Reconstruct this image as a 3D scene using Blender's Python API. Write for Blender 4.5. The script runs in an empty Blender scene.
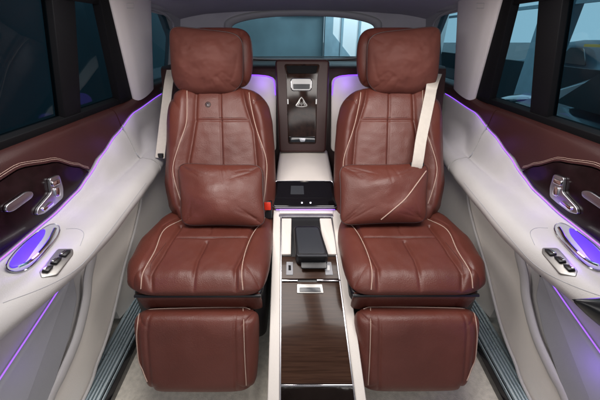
import bpy, bmesh, math, random
from mathutils import Vector, Matrix, noise
from mathutils.bvhtree import BVHTree
random.seed(3)
V = Vector
scene = bpy.context.scene
COL = scene.collection
R = math.radians

# ------------------------------------------------------------------ camera
F = 300.0
CAM = V((-0.025, 0.0, 1.10))
PITCH = math.atan(165 / F)
YAW = math.atan(-1 / F)
cam_d = bpy.data.cameras.new('camera')
cam = bpy.data.objects.new('camera', cam_d); COL.objects.link(cam)
cam.location = CAM
cam.rotation_euler = (R(90) - PITCH, 0, YAW)
cam_d.sensor_width = 36; cam_d.lens = 36 * F / 600
cam_d.clip_start = 0.02; cam_d.clip_end = 300
scene.camera = cam
CR = cam.rotation_euler.to_matrix()
def ray(px, py):
    return (CR @ V(((px - 300) / F, -(py - 200) / F, -1))).normalized()
def on(px, py, p, n):            # point of a real plane seen at a picture position
    d = ray(px, py); n = V(n)
    return CAM + d * ((V(p) - CAM).dot(n) / d.dot(n))
def onx(px, py, x): return on(px, py, (x, 0, 0), (1, 0, 0))
def ony(px, py, y): return on(px, py, (0, y, 0), (0, 1, 0))
def onz(px, py, z): return on(px, py, (0, 0, z), (0, 0, 1))

# ------------------------------------------------------------------ materials
def srgb(c):
    return tuple(((x/255)/12.92 if x/255 <= .04045 else ((x/255+.055)/1.055)**2.4) for x in c) + (1,)
def mat(name, col, rough=.5, metal=0, coat=0, bump=None, var=.0, varscale=6, emis=None, estr=0, spec=.5, roughvar=0):
    m = bpy.data.materials.new(name); m.use_nodes = True
    nt = m.node_tree; b = nt.nodes['Principled BSDF']
    b.inputs['Base Color'].default_value = col if len(col) == 4 else (*col, 1)
    b.inputs['Roughness'].default_value = rough
    b.inputs['Metallic'].default_value = metal
    b.inputs['Coat Weight'].default_value = coat
    b.inputs['Coat Roughness'].default_value = .04
    b.inputs['Specular IOR Level'].default_value = spec
    tc = nt.nodes.new('ShaderNodeTexCoord')
    if var:
        nz = nt.nodes.new('ShaderNodeTexNoise'); nz.inputs['Scale'].default_value = varscale
        nz.inputs['Detail'].default_value = 6
        nt.links.new(tc.outputs['Object'], nz.inputs['Vector'])
        cr = nt.nodes.new('ShaderNodeValToRGB')
        c = col[:3]
        cr.color_ramp.elements[0].color = (*[x*(1-var) for x in c], 1); cr.color_ramp.elements[0].position = .3
        cr.color_ramp.elements[1].color = (*[min(1, x*(1+var)) for x in c], 1); cr.color_ramp.elements[1].position = .7
        nt.links.new(nz.outputs['Fac'], cr.inputs['Fac'])
        nt.links.new(cr.outputs['Color'], b.inputs['Base Color'])
    if roughvar:
        n2 = nt.nodes.new('ShaderNodeTexNoise'); n2.inputs['Scale'].default_value = 14; n2.inputs['Detail'].default_value = 5
        nt.links.new(tc.outputs['Object'], n2.inputs['Vector'])
        mr = nt.nodes.new('ShaderNodeMapRange')
        mr.inputs['To Min'].default_value = max(0, rough-roughvar); mr.inputs['To Max'].default_value = rough+roughvar
        mr.inputs['From Min'].default_value = .3; mr.inputs['From Max'].default_value = .7
        nt.links.new(n2.outputs['Fac'], mr.inputs['Value']); nt.links.new(mr.outputs['Result'], b.inputs['Roughness'])
    if bump:
        kind, sc, st = bump
        if kind == 'leather':
            vo = nt.nodes.new('ShaderNodeTexVoronoi'); vo.inputs['Scale'].default_value = sc
            vo.feature = 'F1'
            nz2 = nt.nodes.new('ShaderNodeTexNoise'); nz2.inputs['Scale'].default_value = 35; nz2.inputs['Detail'].default_value = 6
            nt.links.new(tc.outputs['Object'], vo.inputs['Vector']); nt.links.new(tc.outputs['Object'], nz2.inputs['Vector'])
            bp1 = nt.nodes.new('ShaderNodeBump'); bp1.inputs['Strength'].default_value = st; bp1.inputs['Distance'].default_value = .001
            bp2 = nt.nodes.new('ShaderNodeBump'); bp2.inputs['Strength'].default_value = st*.5; bp2.inputs['Distance'].default_value = .003
            nt.links.new(vo.outputs['Distance'], bp1.inputs['Height']); nt.links.new(nz2.outputs['Fac'], bp2.inputs['Height'])
            nt.links.new(bp2.outputs['Normal'], bp1.inputs['Normal'])
            nt.links.new(bp1.outputs['Normal'], b.inputs['Normal'])
        else:
            nz2 = nt.nodes.new('ShaderNodeTexNoise'); nz2.inputs['Scale'].default_value = sc; nz2.inputs['Detail'].default_value = 4
            nt.links.new(tc.outputs['Object'], nz2.inputs['Vector'])
            bp1 = nt.nodes.new('ShaderNodeBump'); bp1.inputs['Strength'].default_value = st; bp1.inputs['Distance'].default_value = .002
            nt.links.new(nz2.outputs['Fac'], bp1.inputs['Height']); nt.links.new(bp1.outputs['Normal'], b.inputs['Normal'])
    if emis:
        b.inputs['Emission Color'].default_value = (*emis, 1); b.inputs['Emission Strength'].default_value = estr
    return m
def wood(name):
    m = mat(name, (.03, .012, .008), .22, coat=.12, spec=.16)
    nt = m.node_tree; b = nt.nodes['Principled BSDF']
    tc = nt.nodes.new('ShaderNodeTexCoord'); mp = nt.nodes.new('ShaderNodeMapping'); mp.inputs['Scale'].default_value = (5, 110, 70)
    nt.links.new(tc.outputs['Object'], mp.inputs['Vector'])
    nz = nt.nodes.new('ShaderNodeTexNoise'); nz.inputs['Scale'].default_value = 1.4; nz.inputs['Detail'].default_value = 8; nz.inputs['Distortion'].default_value = .6
    nt.links.new(mp.outputs['Vector'], nz.inputs['Vector'])
    cr = nt.nodes.new('ShaderNodeValToRGB')
    cr.color_ramp.elements[0].color = (.030, .014, .009, 1); cr.color_ramp.elements[0].position = .35
    cr.color_ramp.elements[1].color = (.058, .029, .018, 1); cr.color_ramp.elements[1].position = .72
    nt.links.new(nz.outputs['Fac'], cr.inputs['Fac']); nt.links.new(cr.outputs['Color'], b.inputs['Base Color'])
    b.inputs['Coat Roughness'].default_value = .07
    return m
def glass(name, tint, refl=.08):
    m = bpy.data.materials.new(name); m.use_nodes = True; nt = m.node_tree; nt.nodes.clear()
    out = nt.nodes.new('ShaderNodeOutputMaterial'); mx = nt.nodes.new('ShaderNodeMixShader')
    tr = nt.nodes.new('ShaderNodeBsdfTransparent'); tr.inputs[0].default_value = (*tint, 1)
    gl = nt.nodes.new('ShaderNodeBsdfGlossy'); gl.inputs['Roughness'].default_value = .02; gl.inputs[0].default_value = (.8, .9, 1, 1)
    lw = nt.nodes.new('ShaderNodeLayerWeight'); lw.inputs[0].default_value = .5
    pw = nt.nodes.new('ShaderNodeMath'); pw.operation = 'POWER'; pw.inputs[1].default_value = 4
    fr = nt.nodes.new('ShaderNodeMath'); fr.operation = 'MULTIPLY_ADD'; fr.inputs[1].default_value = .35; fr.inputs[2].default_value = .02
    nt.links.new(lw.outputs['Facing'], pw.inputs[0]); nt.links.new(pw.outputs[0], fr.inputs[0])
    nt.links.new(fr.outputs[0], mx.inputs[0]); nt.links.new(tr.outputs[0], mx.inputs[1]); nt.links.new(gl.outputs[0], mx.inputs[2])
    nt.links.new(mx.outputs[0], out.inputs[0]); return m
M = {}
LB = (.106, .0265, .0175)
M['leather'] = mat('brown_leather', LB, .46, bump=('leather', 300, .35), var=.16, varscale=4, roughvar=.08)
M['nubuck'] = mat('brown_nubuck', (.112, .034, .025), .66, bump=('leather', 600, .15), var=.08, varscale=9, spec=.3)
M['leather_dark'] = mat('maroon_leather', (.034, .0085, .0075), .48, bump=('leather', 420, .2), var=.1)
M['light'] = mat('light_grey_leather', (.72, .67, .62), .50, bump=('leather', 320, .22), var=.05)
M['doorlight'] = mat('door_grey_leather', (.46, .445, .44), .50, bump=('leather', 320, .25), var=.06)
M['pillar'] = mat('pillar_cloth', (.56, .53, .53), .85, bump=('noise', 500, .3), var=.03)
M['liner'] = mat('headliner_suede', (.42, .42, .46), .95, bump=('noise', 300, .4), var=.06)
M['trimgrey'] = mat('grey_trim', (.34, .345, .37), .7, bump=('noise', 300, .2), var=.05)
M['carpet'] = mat('carpet', (.66, .62, .54), .95, bump=('noise', 350, 1.0), var=.14, varscale=60)
M['wood'] = wood('dark_wood')
M['wooddoor'] = mat('dark_maroon_lacquer', (.008, .003, .004), .22, coat=.08, spec=.3, var=.5, varscale=30)
M['wooddark'] = mat('near_black_wood', (.022, .010, .007), .12, coat=0, var=.5, varscale=40, spec=.3)
M['black'] = mat('black_plastic', (.008, .008, .010), .35, var=.2)
M['lacquer'] = mat('rippled_lacquer', (.010, .007, .006), .05, coat=0, spec=.2, bump=('noise', 7, .5), var=.5)
M['gloss'] = mat('piano_black', (.004, .004, .005), .08, coat=1)
M['slate'] = mat('slate_screen', (.035, .038, .045), .25)
M['chrome'] = mat('chrome', (.80, .80, .82), .14, 1, roughvar=.05)
M['sillmetal'] = mat('brushed_sill_metal', (.70, .84, .90), .30, .65, roughvar=.08)
M['emblem'] = mat('silver_emblem', (.72, .71, .70), .35, .3)
M['latch'] = mat('brushed_latch_metal', (.30, .29, .28), .35, .8, roughvar=.05)
M['satin'] = mat('satin_metal', (.45, .45, .48), .32, 1, roughvar=.06)
M['thread'] = mat('cream_thread', (.46, .32, .26), .6, bump=('noise', 700, .5))
M['belt'] = mat('belt_webbing', (.58, .53, .47), .75, bump=('noise', 900, .6), var=.04, varscale=80)
M['red'] = mat('red_button', (.65, .03, .01), .4)
M['led'] = mat('violet_led', (.3, .1, .9), .5, emis=(.22, .06, 1.0), estr=1.6)
M['led_thin'] = mat('violet_line', (.3, .1, .9), .5, emis=(.26, .07, 1.0), estr=1.7)
M['led_dim'] = mat('violet_led_dim', (.3, .1, .9), .5, emis=(.30, .10, 1.0), estr=1.6)
M['ledwash'] = mat('violet_recess_glow', (.05, .02, .30), .35, emis=(.14, .05, 1), estr=.75)  # recess surface glows itself, in place of violet light falling into it
M['icon'] = mat('screen_icons', (.8, .8, .8), .5, emis=(.8, .85, 1), estr=1.2)
M['lens'] = mat('lamp_lens', (.7, .7, .7), .2)
M['tint'] = glass('tinted_glass', (.46, .60, .65))
M['tint_rear'] = glass('rear_glass', (.78, .88, .91))
M['seal'] = mat('rubber_seal', (.004, .004, .005), .7, spec=.15)
# outside
M['ground'] = mat('hall_floor', (.10, .12, .13), .4, var=.15, varscale=.7)
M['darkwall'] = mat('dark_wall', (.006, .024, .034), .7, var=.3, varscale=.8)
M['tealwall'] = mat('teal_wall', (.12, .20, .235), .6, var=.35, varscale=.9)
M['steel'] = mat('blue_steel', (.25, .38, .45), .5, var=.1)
M['whitewall'] = mat('white_wall', (.8, .85, .88), .6)
M['carpaint'] = mat('dark_car_paint', (.02, .05, .08), .15, coat=1)
M['yellow'] = mat('yellow_band', (.7, .45, .03), .5)
M['bluepanel'] = mat('blue_panel', (.08, .33, .52), .4)

# ------------------------------------------------------------------ mesh helpers
ORG = {}; WV = {}
def thing(name, label, cat, loc, group=None, kind=None):
    o = bpy.data.objects.new(name, None); COL.objects.link(o); o.location = loc
    o.empty_display_size = .05
    o['label'] = label; o['category'] = cat
    if group: o['group'] = group
    if kind: o['kind'] = kind
    ORG[o.name] = V(loc); return o
def obj(name, verts, faces, m, parent=None, smooth=True, label=None, recalc=True, sharp=35):
    org = ORG[parent.name] if parent else V((0, 0, 0))
    bm = bmesh.new()
    vs = [bm.verts.new(V(v) - org) for v in verts]
    for f in faces:
        try: bm.faces.new([vs[i] for i in f])
        except ValueError: pass
    if recalc: bmesh.ops.recalc_face_normals(bm, faces=bm.faces)
    me = bpy.data.meshes.new(name); bm.to_mesh(me); bm.free()
    me.materials.append(m)
    if smooth:
        me.polygons.foreach_set('use_smooth', [True]*len(me.polygons))
        try: me.set_sharp_from_angle(angle=R(sharp))
        except Exception: pass
    o = bpy.data.objects.new(name, me); COL.objects.link(o)
    if parent: o.parent = parent
    ORG[o.name] = org.copy(); WV[o.name] = ([V(v) for v in verts], faces)
    if label: o['label'] = label
    return o
def tag(o, label, cat, group=None, kind=None):
    if label: o['label'] = label
    if cat: o['category'] = cat
    if group: o['group'] = group
    if kind: o['kind'] = kind
    return o
class MB:
    def __init__(s): s.v = []; s.f = []; s.ch = []
    def emit(s, name, m, parent, **k):
        return [obj(name, v, f, m, parent, **k) for v, f in s.ch]
    def add(s, vf):
        s.ch.append(([V(p) for p in vf[0]], list(vf[1])))
        n = len(s.v); s.v += [V(p) for p in vf[0]]; s.f += [tuple(i+n for i in f) for f in vf[1]]; return s
def cat_rom(pts, n=8):
    pts = [V(p) for p in pts]
    if len(pts) < 3:
        return [pts[0].lerp(pts[1], i/n) for i in range(n+1)]
    P = [pts[0]*2 - pts[1]] + pts + [pts[-1]*2 - pts[-2]]
    out = []
    for i in range(1, len(P)-2):
        a, b, c, d = P[i-1:i+3]
        for k in range(n):
            t = k/n
            out.append(.5*((2*b) + (c-a)*t + (2*a-5*b+4*c-d)*t*t + (3*b-a-3*c+d)*t**3))
    out.append(pts[-1]); return out
def tube(pts, r, n=8, closed=False, up=None, flat=1.0):
    pts = [V(p) for p in pts]; N = len(pts); vs = []; fs = []
    prev = None
    for i, p in enumerate(pts):
        if closed: t = (pts[(i+1) % N] - pts[i-1])
        else: t = pts[min(i+1, N-1)] - pts[max(i-1, 0)]
        t.normalize()
        ref = V(up) if up else (prev if prev else (V((0, 0, 1)) if abs(t.z) < .9 else V((1, 0, 0))))
        a = ref - t*ref.dot(t)
        if a.length < 1e-6: a = t.orthogonal()
        a.normalize(); b = t.cross(a); prev = a
        rr = r[i] if isinstance(r, (list, tuple)) else r
        for k in range(n):
            th = 2*math.pi*k/n
            vs.append(p + a*math.cos(th)*rr*flat + b*math.sin(th)*rr)
    for i in range(N if closed else N-1):
        j = (i+1) % N
        for k in range(n):
            fs.append((i*n+k, i*n+(k+1) % n, j*n+(k+1) % n, j*n+k))
    if not closed:
        fs.append(tuple(range(n))); fs.append(tuple((N-1)*n+k for k in range(n)))
    return vs, fs
def box(x0, x1, y0, y1, z0, z1):
    v = [(x, y, z) for x in (x0, x1) for y in (y0, y1) for z in (z0, z1)]
    return v, [(0, 1, 3, 2), (4, 6, 7, 5), (0, 4, 5, 1), (2, 3, 7, 6), (0, 2, 6, 4), (1, 5, 7, 3)]
def rnd(pts, r, n=5):           # round a polygon's corners
    out = []; N = len(pts); pts = [V(p) for p in pts]
    for i in range(N):
        a, b, c = pts[i-1], pts[i], pts[(i+1) % N]
        d1 = (a-b); d2 = (c-b)
        r1 = min(r, d1.length*.48); r2 = min(r, d2.length*.48)
        p = b + d1.normalized()*r1; q = b + d2.normalized()*r2
        for k in range(n+1):
            t = k/n; out.append(p*(1-t)**2 + b*2*t*(1-t) + q*t*t)
    return out
def slab(poly, t, bev=0.0, nrm=None, up=0.0, nb=3):
    """closed plate: outline poly, lifted by up along its normal, t thick, rounded top edge"""
    poly = [V(p) for p in poly]; c = sum(poly, V())/len(poly)
    if nrm is None:
        nrm = V()
        for i in range(len(poly)): nrm += (poly[i-1]-c).cross(poly[i]-c)
        nrm.normalize()
        if nrm.dot(CAM - c) < 0: nrm = -nrm
    nrm = V(nrm).normalized(); N = len(poly)
    rings = [[p - nrm*(t-up) for p in poly]]
    if bev:
        for k in range(nb+1):
            th = math.pi/2*k/nb
            ins = bev*(1-math.cos(th)); h = -bev + bev*math.sin(th)
            ring = []
            for i, p in enumerate(poly):
                e1 = (p-poly[i-1]); e2 = (poly[(i+1) % N]-p)
                if e1.length < 1e-7: e1 = e2
                if e2.length < 1e-7: e2 = e1
                tt = (e1.normalized()+e2.normalized())
                ind = nrm.cross(tt).normalized() if tt.length > 1e-6 else (c-p).normalized()
                if ind.dot(c-p) < 0: ind = -ind
                ring.append(p + ind*ins + nrm*(h+up))
            rings.append(ring)
    else: rings.append([p + nrm*up for p in poly])
    vs = [p for r_ in rings for p in r_]; fs = [tuple(range(N)), tuple((len(rings)-1)*N+i for i in range(N))]
    for j in range(len(rings)-1):
        for i in range(N):
            fs.append((j*N+i, j*N+(i+1) % N, (j+1)*N+(i+1) % N, (j+1)*N+i))
    return vs, fs
def loft(secs, closed=False, cap=False):
    vs = [p for s in secs for p in s]; n = len(secs[0]); fs = []
    for i in range(len(secs)-1):
        for k in range(n if closed else n-1):
            fs.append((i*n+k, i*n+(k+1) % n, (i+1)*n+(k+1) % n, (i+1)*n+k))
    if cap:
        fs.append(tuple(range(n))); fs.append(tuple((len(secs)-1)*n+k for k in range(n)))
    return vs, fs
def thick(vs, fs, off):          # give an open sheet a back side, offset by vector off
    n = len(vs); off = V(off)
    v2 = list(vs) + [V(p)+off for p in vs]
    f2 = list(fs) + [tuple(reversed([i+n for i in f])) for f in fs]
    ec = {}
    for f in fs:
        for i in range(len(f)):
            e = (f[i], f[(i+1) % len(f)]); k = tuple(sorted(e)); ec.setdefault(k, []).append(e)
    for k, l in ec.items():
        if len(l) == 1:
            a, b = l[0]; f2.append((b, a, a+n, b+n))
    return v2, f2
def interp(tab, x):
    if x <= tab[0][0]: return tab[0][1:] if len(tab[0]) > 2 else tab[0][1]
    for a, b in zip(tab, tab[1:]):
        if x <= b[0]:
            t = (x-a[0])/(b[0]-a[0]); t = t*t*(3-2*t)*.5 + t*.5
            r_ = [p+(q-p)*t for p, q in zip(a[1:], b[1:])]
            return r_ if len(r_) > 1 else r_[0]
    return tab[-1][1:] if len(tab[-1]) > 2 else tab[-1][1]
def sdist(p, poly):
    best = 9; p = V((p[0], p[1]))
    for a, b in zip(poly, poly[1:]):
        a = V((a[0], a[1])); b = V((b[0], b[1])); ab = b-a
        t = max(0, min(1, (p-a).dot(ab)/max(ab.length_squared, 1e-9)))
        best = min(best, (p-(a+ab*t)).length)
    return best
def sq(u, v, p):          # square to superellipse, corners become round
    m = max(abs(u), abs(v))
    if m < 1e-9: return 0.0, 0.0
    a, b = abs(u)/m, abs(v)/m
    t = ss(m, .25, 1.0)
    f = (a**p+b**p)**(-1/p)
    f = 1+(f-1)*t
    return u*f, v*f
def ss(x, a, b):
    t = max(0, min(1, (x-a)/(b-a))); return t*t*(3-2*t)
def pad(frame, outline, T, Tb, n, disp, nu=70, nv=70, k=.0, q=2.2, nb=None):
    nb = nb or n
    def g(i, N):
        t = -1+2*i/N; return .45*t+.55*math.sin(t*math.pi/2)
    vs = []; fs = []; idx = {}
    for side in (0, 1):
        for i in range(nu+1):
            for j in range(nv+1):
                edge = i in (0, nu) or j in (0, nv)
                if side and edge: idx[(1, i, j)] = idx[(0, i, j)]; continue
                u, v = g(i, nu), g(j, nv)
                if k >= 2: uu, vv = sq(u, v, k)
                else: uu = u*math.sqrt(1-k*v*v/2); vv = v*math.sqrt(1-k*u*u/2)
                a, b = outline(uu, vv)
                nn = n if not side else nb
                E = max(0, (1-abs(u)**nn)*(1-abs(v)**nn))**(1/q)
                c = (T+disp(a, b, u, v))*E if not side else -Tb*E
                idx[(side, i, j)] = len(vs); vs.append(frame(a, b, c))
        for i in range(nu):
            for j in range(nv):
                f = [idx[(side, i, j)], idx[(side, i+1, j)], idx[(side, i+1, j+1)], idx[(side, i, j+1)]]
                if len(set(f)) >= 3: fs.append(tuple(f))
    return vs, fs
def bvh(o):
    v, f = WV[o.name]; return BVHTree.FromPolygons(v, f)
LAYC = [V((-.4, .9, .4))]
def lay(pxs, tree, lift=.0015, n=8):   # lay a curve onto a surface
    out = []
    for p in cat_rom([(a, b, 0) for a, b in pxs], n):
        d = ray(p.x, p.y); h = tree.ray_cast(CAM, d)
        if h[0] is None:
            n_ = tree.find_nearest(CAM + d*((LAYC[0]-CAM).length)); h = (n_[0], n_[1]); print('LAY MISS', round(p.x), round(p.y))
        nn = h[1] if h[1].dot(d) < 0 else -h[1]
        out.append(h[0]+nn*lift)
    for _ in range(2):
        out = [out[0]] + [(out[i-1]+out[i]*2+out[i+1])/4 for i in range(1, len(out)-1)] + [out[-1]]
    return out
def mirror(root, label, name=None):
    def mm(me):
        m2 = me.copy()
        for v in m2.vertices: v.co.x = -v.co.x
        m2.flip_normals(); return m2
    def rec(o, par):
        c = o.copy(); COL.objects.link(c)
        if o.data: c.data = mm(o.data)
        if par: c.parent = par
        else: c.location.x = -c.location.x
        ORG[c.name] = V((-ORG[o.name].x, ORG[o.name].y, ORG[o.name].z))
        if o.name in WV:
            v, f = WV[o.name]; WV[c.name] = ([V((-p.x, p.y, p.z)) for p in v], f)
        for ch in list(o.children): rec(ch, c)
        return c
    r = rec(root, None); r['label'] = label; return r
def wr(p, sc, amp):
    return noise.noise(V(p)*sc)*amp

# ================================================================== SEATS
CX = -.385
seat = thing('captain_chair', 'brown leather rear seat on the left, beside the red belt buckle', 'car seat', (CX, .95, 0), 'reclining rear seats')
# --- cushion
ZC = .372
cush_tab = [(.695, -.560, -.138), (.74, -.600, -.134), (.82, -.630, -.130), (.95, -.648, -.130), (1.08, -.630, -.132), (1.22, -.58, -.14)]
def c_out(u, v):
    y = .695+(v+1)/2*(1.22-.695)
    l, r_ = interp(cush_tab, y)
    return l+(u+1)/2*(r_-l), y
Zg = .412
def pz(l): return [(q.x, q.y) for q in (onz(a, b, Zg) for a, b in l)]
g_h = pz([(177, 240), (250, 239)])
g_c = pz([(207, 243), (198, 262), (190, 292)])
g_l = pz([(181, 228), (164, 255), (151, 275), (149, 294)])
g_r = pz([(256, 222), (248, 245), (236, 270), (234, 294)])
g_c2 = pz([(214, 224), (210, 236)])
p_l = pz([(186, 217), (164, 230), (155, 251), (142, 273), (141, 294)])
p_r = pz([(266, 214), (250, 238), (242, 268), (243, 294)])
def side_of(p, poly):   # signed lateral position against a front-to-back curve: >0 is to the right
    for a, b in zip(poly, poly[1:]):
        if min(a[1], b[1])-1e-6 <= p[1] <= max(a[1], b[1])+1e-6:
            t = (p[1]-a[1])/((b[1]-a[1]) or 1e-9); return p[0]-(a[0]+(b[0]-a[0])*t)
    e = poly[0] if abs(p[1]-poly[0][1]) < abs(p[1]-poly[-1][1]) else poly[-1]
    return p[0]-e[0]
def ss(x, a, b):
    t = max(0, min(1, (x-a)/(b-a))); return t*t*(3-2*t)
def c_disp(a, b, u, v):
    d = 0
    bl = ss(-side_of((a, b), g_l), -.005, .05); br = ss(side_of((a, b), g_r), -.005, .04)
    d += .020*(bl+br*.7)
    gr = lambda g, w, dep: -dep*math.exp(-(sdist((a, b), g)/w)**2)
    d += gr(g_h, .005, .004)+gr(g_c, .006, .008)+gr(g_l, .007, .010)+gr(g_r, .007, .010)+gr(g_c2, .005, .003)
    d += gr(p_l, .006, .003)+gr(p_r, .006, .003)
    inner = (1-bl)*(1-br)
    # soft pillowing of the centre panels
    d += inner*.004*(1-math.exp(-(sdist((a, b), g_c)/.035)**2))
    d += wr((a, b, 0), 9, .004)+wr((a*1.5, b, 3), 26, .0012)
    return d - .010*ss(b, .76, .695)
cv, cf = pad(lambda a, b, c: V((a, b, ZC+c - (b-.9)*.02 - .004*ss(b, .74, .695))), c_out, .046, .022, 7, c_disp, 190, 190, k=9)
cushion = obj('seat_cushion', cv, cf, M['leather'], seat, sharp=80)
T = bvh(cushion)
mb = MB()
mb.add(tube(lay([(184, 219), (164, 230), (155, 251), (143, 273), (141, 289)], T, .0010), .0017, 6))
mb.add(tube(lay([(265, 218), (250, 239), (242, 268), (243, 290)], T, .0010), .0017, 6))
mb.emit('piping', M['thread'], cushion)
mb = MB()
for l in ([(180, 238.2), (215, 237.5), (247, 237.8)], [(150, 272), (152, 262), (166, 243)], [(238, 289), (239.5, 268), (246, 250)]):
    mb.add(tube(lay(l, T, .0002), .0006, 5))
mb.emit('stitching', M['leather_dark'], cushion)
# seat base under the cushion
vs, fs = slab(rnd([(-.60, .74, .325), (-.15, .74, .325), (-.15, 1.2, .325), (-.60, 1.2, .325)], .04), .22, .01, nrm=(0, 0, 1))
obj('seat_base', vs, fs, M['black'], seat)
# slot bar between cushion and leg rest
obj('hinge_bar', *tube([(-.560, .706, .356), (-.15, .706, .356)], .006, 12), M['black'], seat)
vs, fs = pad(lambda a, b, c: V((a, .724-c*.97-b*.25, .314+b-c*.1)), lambda u, v: (-.356+u*.205, v*.046), .018, .02, 8, lambda a, b, u, v: wr((a, b, 3), 9, .002)-.003*math.exp(-((a+.20)/.006)**2)-.003*math.exp(-((a+.50)/.006)**2), 60, 20, k=.05)
obj('leg_rest_flap', vs, fs, M['leather'], seat, sharp=80)
# --- backrest
BO = V((0, 1.10, .40)); BB = V((0, .47, .883)).normalized(); BN = V((0, -.883, .47)).normalized()
back_tab = [(-.03, -.560, -.135), (.06, -.595, -.130), (.16, -.612, -.128), (.30, -.605, -.132), (.42, -.600, -.140), (.50, -.594, -.150), (.575, -.588, -.166)]
def b_frame(a, b, c):
    bend = .030*((b-.25)/.3)**2
    return V((a, 0, 0)) + BO + BB*b + BN*(c+bend*.6-.03)
def b_out(u, v):
    b = -.03+(v+1)/2*(.605)
    l, r_ = interp(back_tab, b)
    # slightly domed top
    return l+(u+1)/2*(r_-l), b - .035*max(0, v)**2*u*u
def bl2(l, off=.05):       # picture positions to backrest coordinates
    o = []
    for a, b in l:
        p = on(a, b, BO+BN*off, BN); o.append((p.x, (p-BO).dot(BB)))
    return o
bg_l = bl2([(196, 82), (194, 120), (187, 160), (186, 190), (192, 222)])
bg_r = bl2([(240, 80), (245, 104), (253, 130), (256, 165), (254, 222)])
bg_c = bl2([(219, 84), (220, 125), (221, 166)])
bg_h = bl2([(195, 119.5), (247, 119.5)])
bp_l = bl2([(187, 78), (187, 124), (177, 148), (172, 168), (181, 206)])
bp_r = bl2([(246, 74), (250, 100), (256, 127), (267, 160), (263, 208)])
def b_disp(a, b, u, v):
    gr = lambda g, w, dep: -dep*math.exp(-(sdist((a, b), g)/w)**2)
    bl = ss(-side_of((a, b), bg_l), -.004, .055); br = ss(side_of((a, b), bg_r), -.004, .055)
    d = .034*(bl+br)
    d += gr(bg_l, .007, .009)+gr(bg_r, .007, .009)+gr(bg_c, .0045, .0055)+gr(bg_h, .0045, .0035)
    d += gr(bp_l, .006, .003)+gr(bp_r, .006, .003)
    inner = (1-bl)*(1-br)
    d += inner*.0025*(1-math.exp(-(sdist((a, b), bg_c)/.03)**2))
    d -= .030*ss(abs(u), .80, 1.0)
    d += wr((a, b, 5), 8, .004)+wr((a, b*1.4, 9), 24, .0012)
    return d
vs, fs = pad(b_frame, b_out, .060, .06, 7, b_disp, 180, 200, k=8)
backrest = obj('backrest', vs, fs, M['leather'], seat, sharp=80)
T = bvh(backrest)
mb = MB()
for l in ([(187, 90), (187, 105), (186, 124), (178, 148), (173, 168), (176, 186), (182, 204)], [(248.5, 88), (250.5, 102), (256, 127), (266, 158), (266, 182), (263, 206)]):
    mb.add(tube(lay(l, T, .0010), .0017, 6))
mb.emit('piping', M['thread'], backrest)
mb = MB()
for l in ([(197, 117.6), (220, 117.4), (246, 117.6)], [(222.2, 95), (222.6, 125), (223.4, 164)]):
    mb.add(tube(lay(l, T, .0002), .0006, 5))
mb.emit('stitching', M['leather_dark'], backrest)
# --- head restraint
HO = V((-.360, 1.405, 1.010)); HB = V((0, .12, 1)).normalized(); HN = V((0, -1, .12)).normalized()
def h_out(u, v):
    w = .140*(1-.10*abs(v)**2) + .008*v
    return u*w, v*.118
vs, fs = pad(lambda a, b, c: HO+V((a, 0, 0))+HB*b+HN*c, h_out, .052, .05, 4, lambda a, b, u, v: wr((a, b, 1), 14, .004)-.006*math.exp(-((abs(a)-.10)/.005)**2), 60, 60, k=5)
head = obj('head_restraint', vs, fs, M['leather'], seat, sharp=80)
mb = MB()
for sx in (-.06, .06):
    mb.add(tube([HO+V((sx, .02, -.16)), HO+V((sx, .01, -.05))], .007, 10))
mb.emit('support_rod', M['chrome'], head)
# pillow strapped to the head restraint
HC = V((-.402, 1.345, 1.018))
corn = {(-1, 1): onp for onp in [ony(168.5, 25, 1.335)]}
c_tl, c_tr, c_br, c_bl = ony(168, 24.5, 1.34), ony(244, 33, 1.34), ony(244, 95, 1.325), ony(172, 95, 1.325)
def hp_frame(a, b, c):
    u, v = a, b
    p = (c_bl*(1-u)*(1-v)+c_br*(1+u)*(1-v)+c_tr*(1+u)*(1+v)+c_tl*(1-u)*(1+v))/4
    nn = V((.03, -1, .22)).normalized()
    return p + nn*c
def hp_disp(a, b, u, v):
    d = wr((u*1.0, v*1.2, 2), 1.3, .012)+wr((u, v, 7), 3.2, .006)+wr((u*2, v*2, 4), 4, .0018)
    for (x0, y0, x1, y1, s) in ((.62, -.85, .35, -.45, .006), (.8, -.55, .5, -.3, .005), (.88, .3, .75, -.6, .006), (-.75, .6, -.4, .35, .004), (-.1, -.9, -.05, -.55, .005), (.3, -.92, .2, -.6, .005)):
        d -= s*.55*math.exp(-(sdist((u, v), [(x0, y0), (x1, y1)])/.045)**2)
    return d
def hp_out(u, v):
    p = 3.4+5*ss(v, -.3, .8)*(1-.55*ss(u, -.2, .8))
    a, b = sq(u, v, p)
    return a*.975, b*(.975) + .012*math.sin(u*7)*(v < 0)*v*v
vs, fs = pad(hp_frame, hp_out, .062, .040, 2.2, hp_disp, 100, 90, k=0, q=1.7)
hp = obj('head_pillow', vs, fs, M['nubuck'], seat, sharp=80)
# seam round the pillow edge
seam = []
for i in range(96):
    th = 2*math.pi*i/96
    u = max(-1, min(1, math.copysign(abs(math.cos(th))**.45, math.cos(th)))); v = max(-1, min(1, math.copysign(abs(math.sin(th))**.45, math.sin(th))))
    s_ = max(abs(u), abs(v)); u /= s_; v /= s_
    seam.append(hp_frame(*hp_out(u, v), .0))
obj('seam', *tube(seam, .0022, 6, closed=True), M['leather_dark'], hp)
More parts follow.
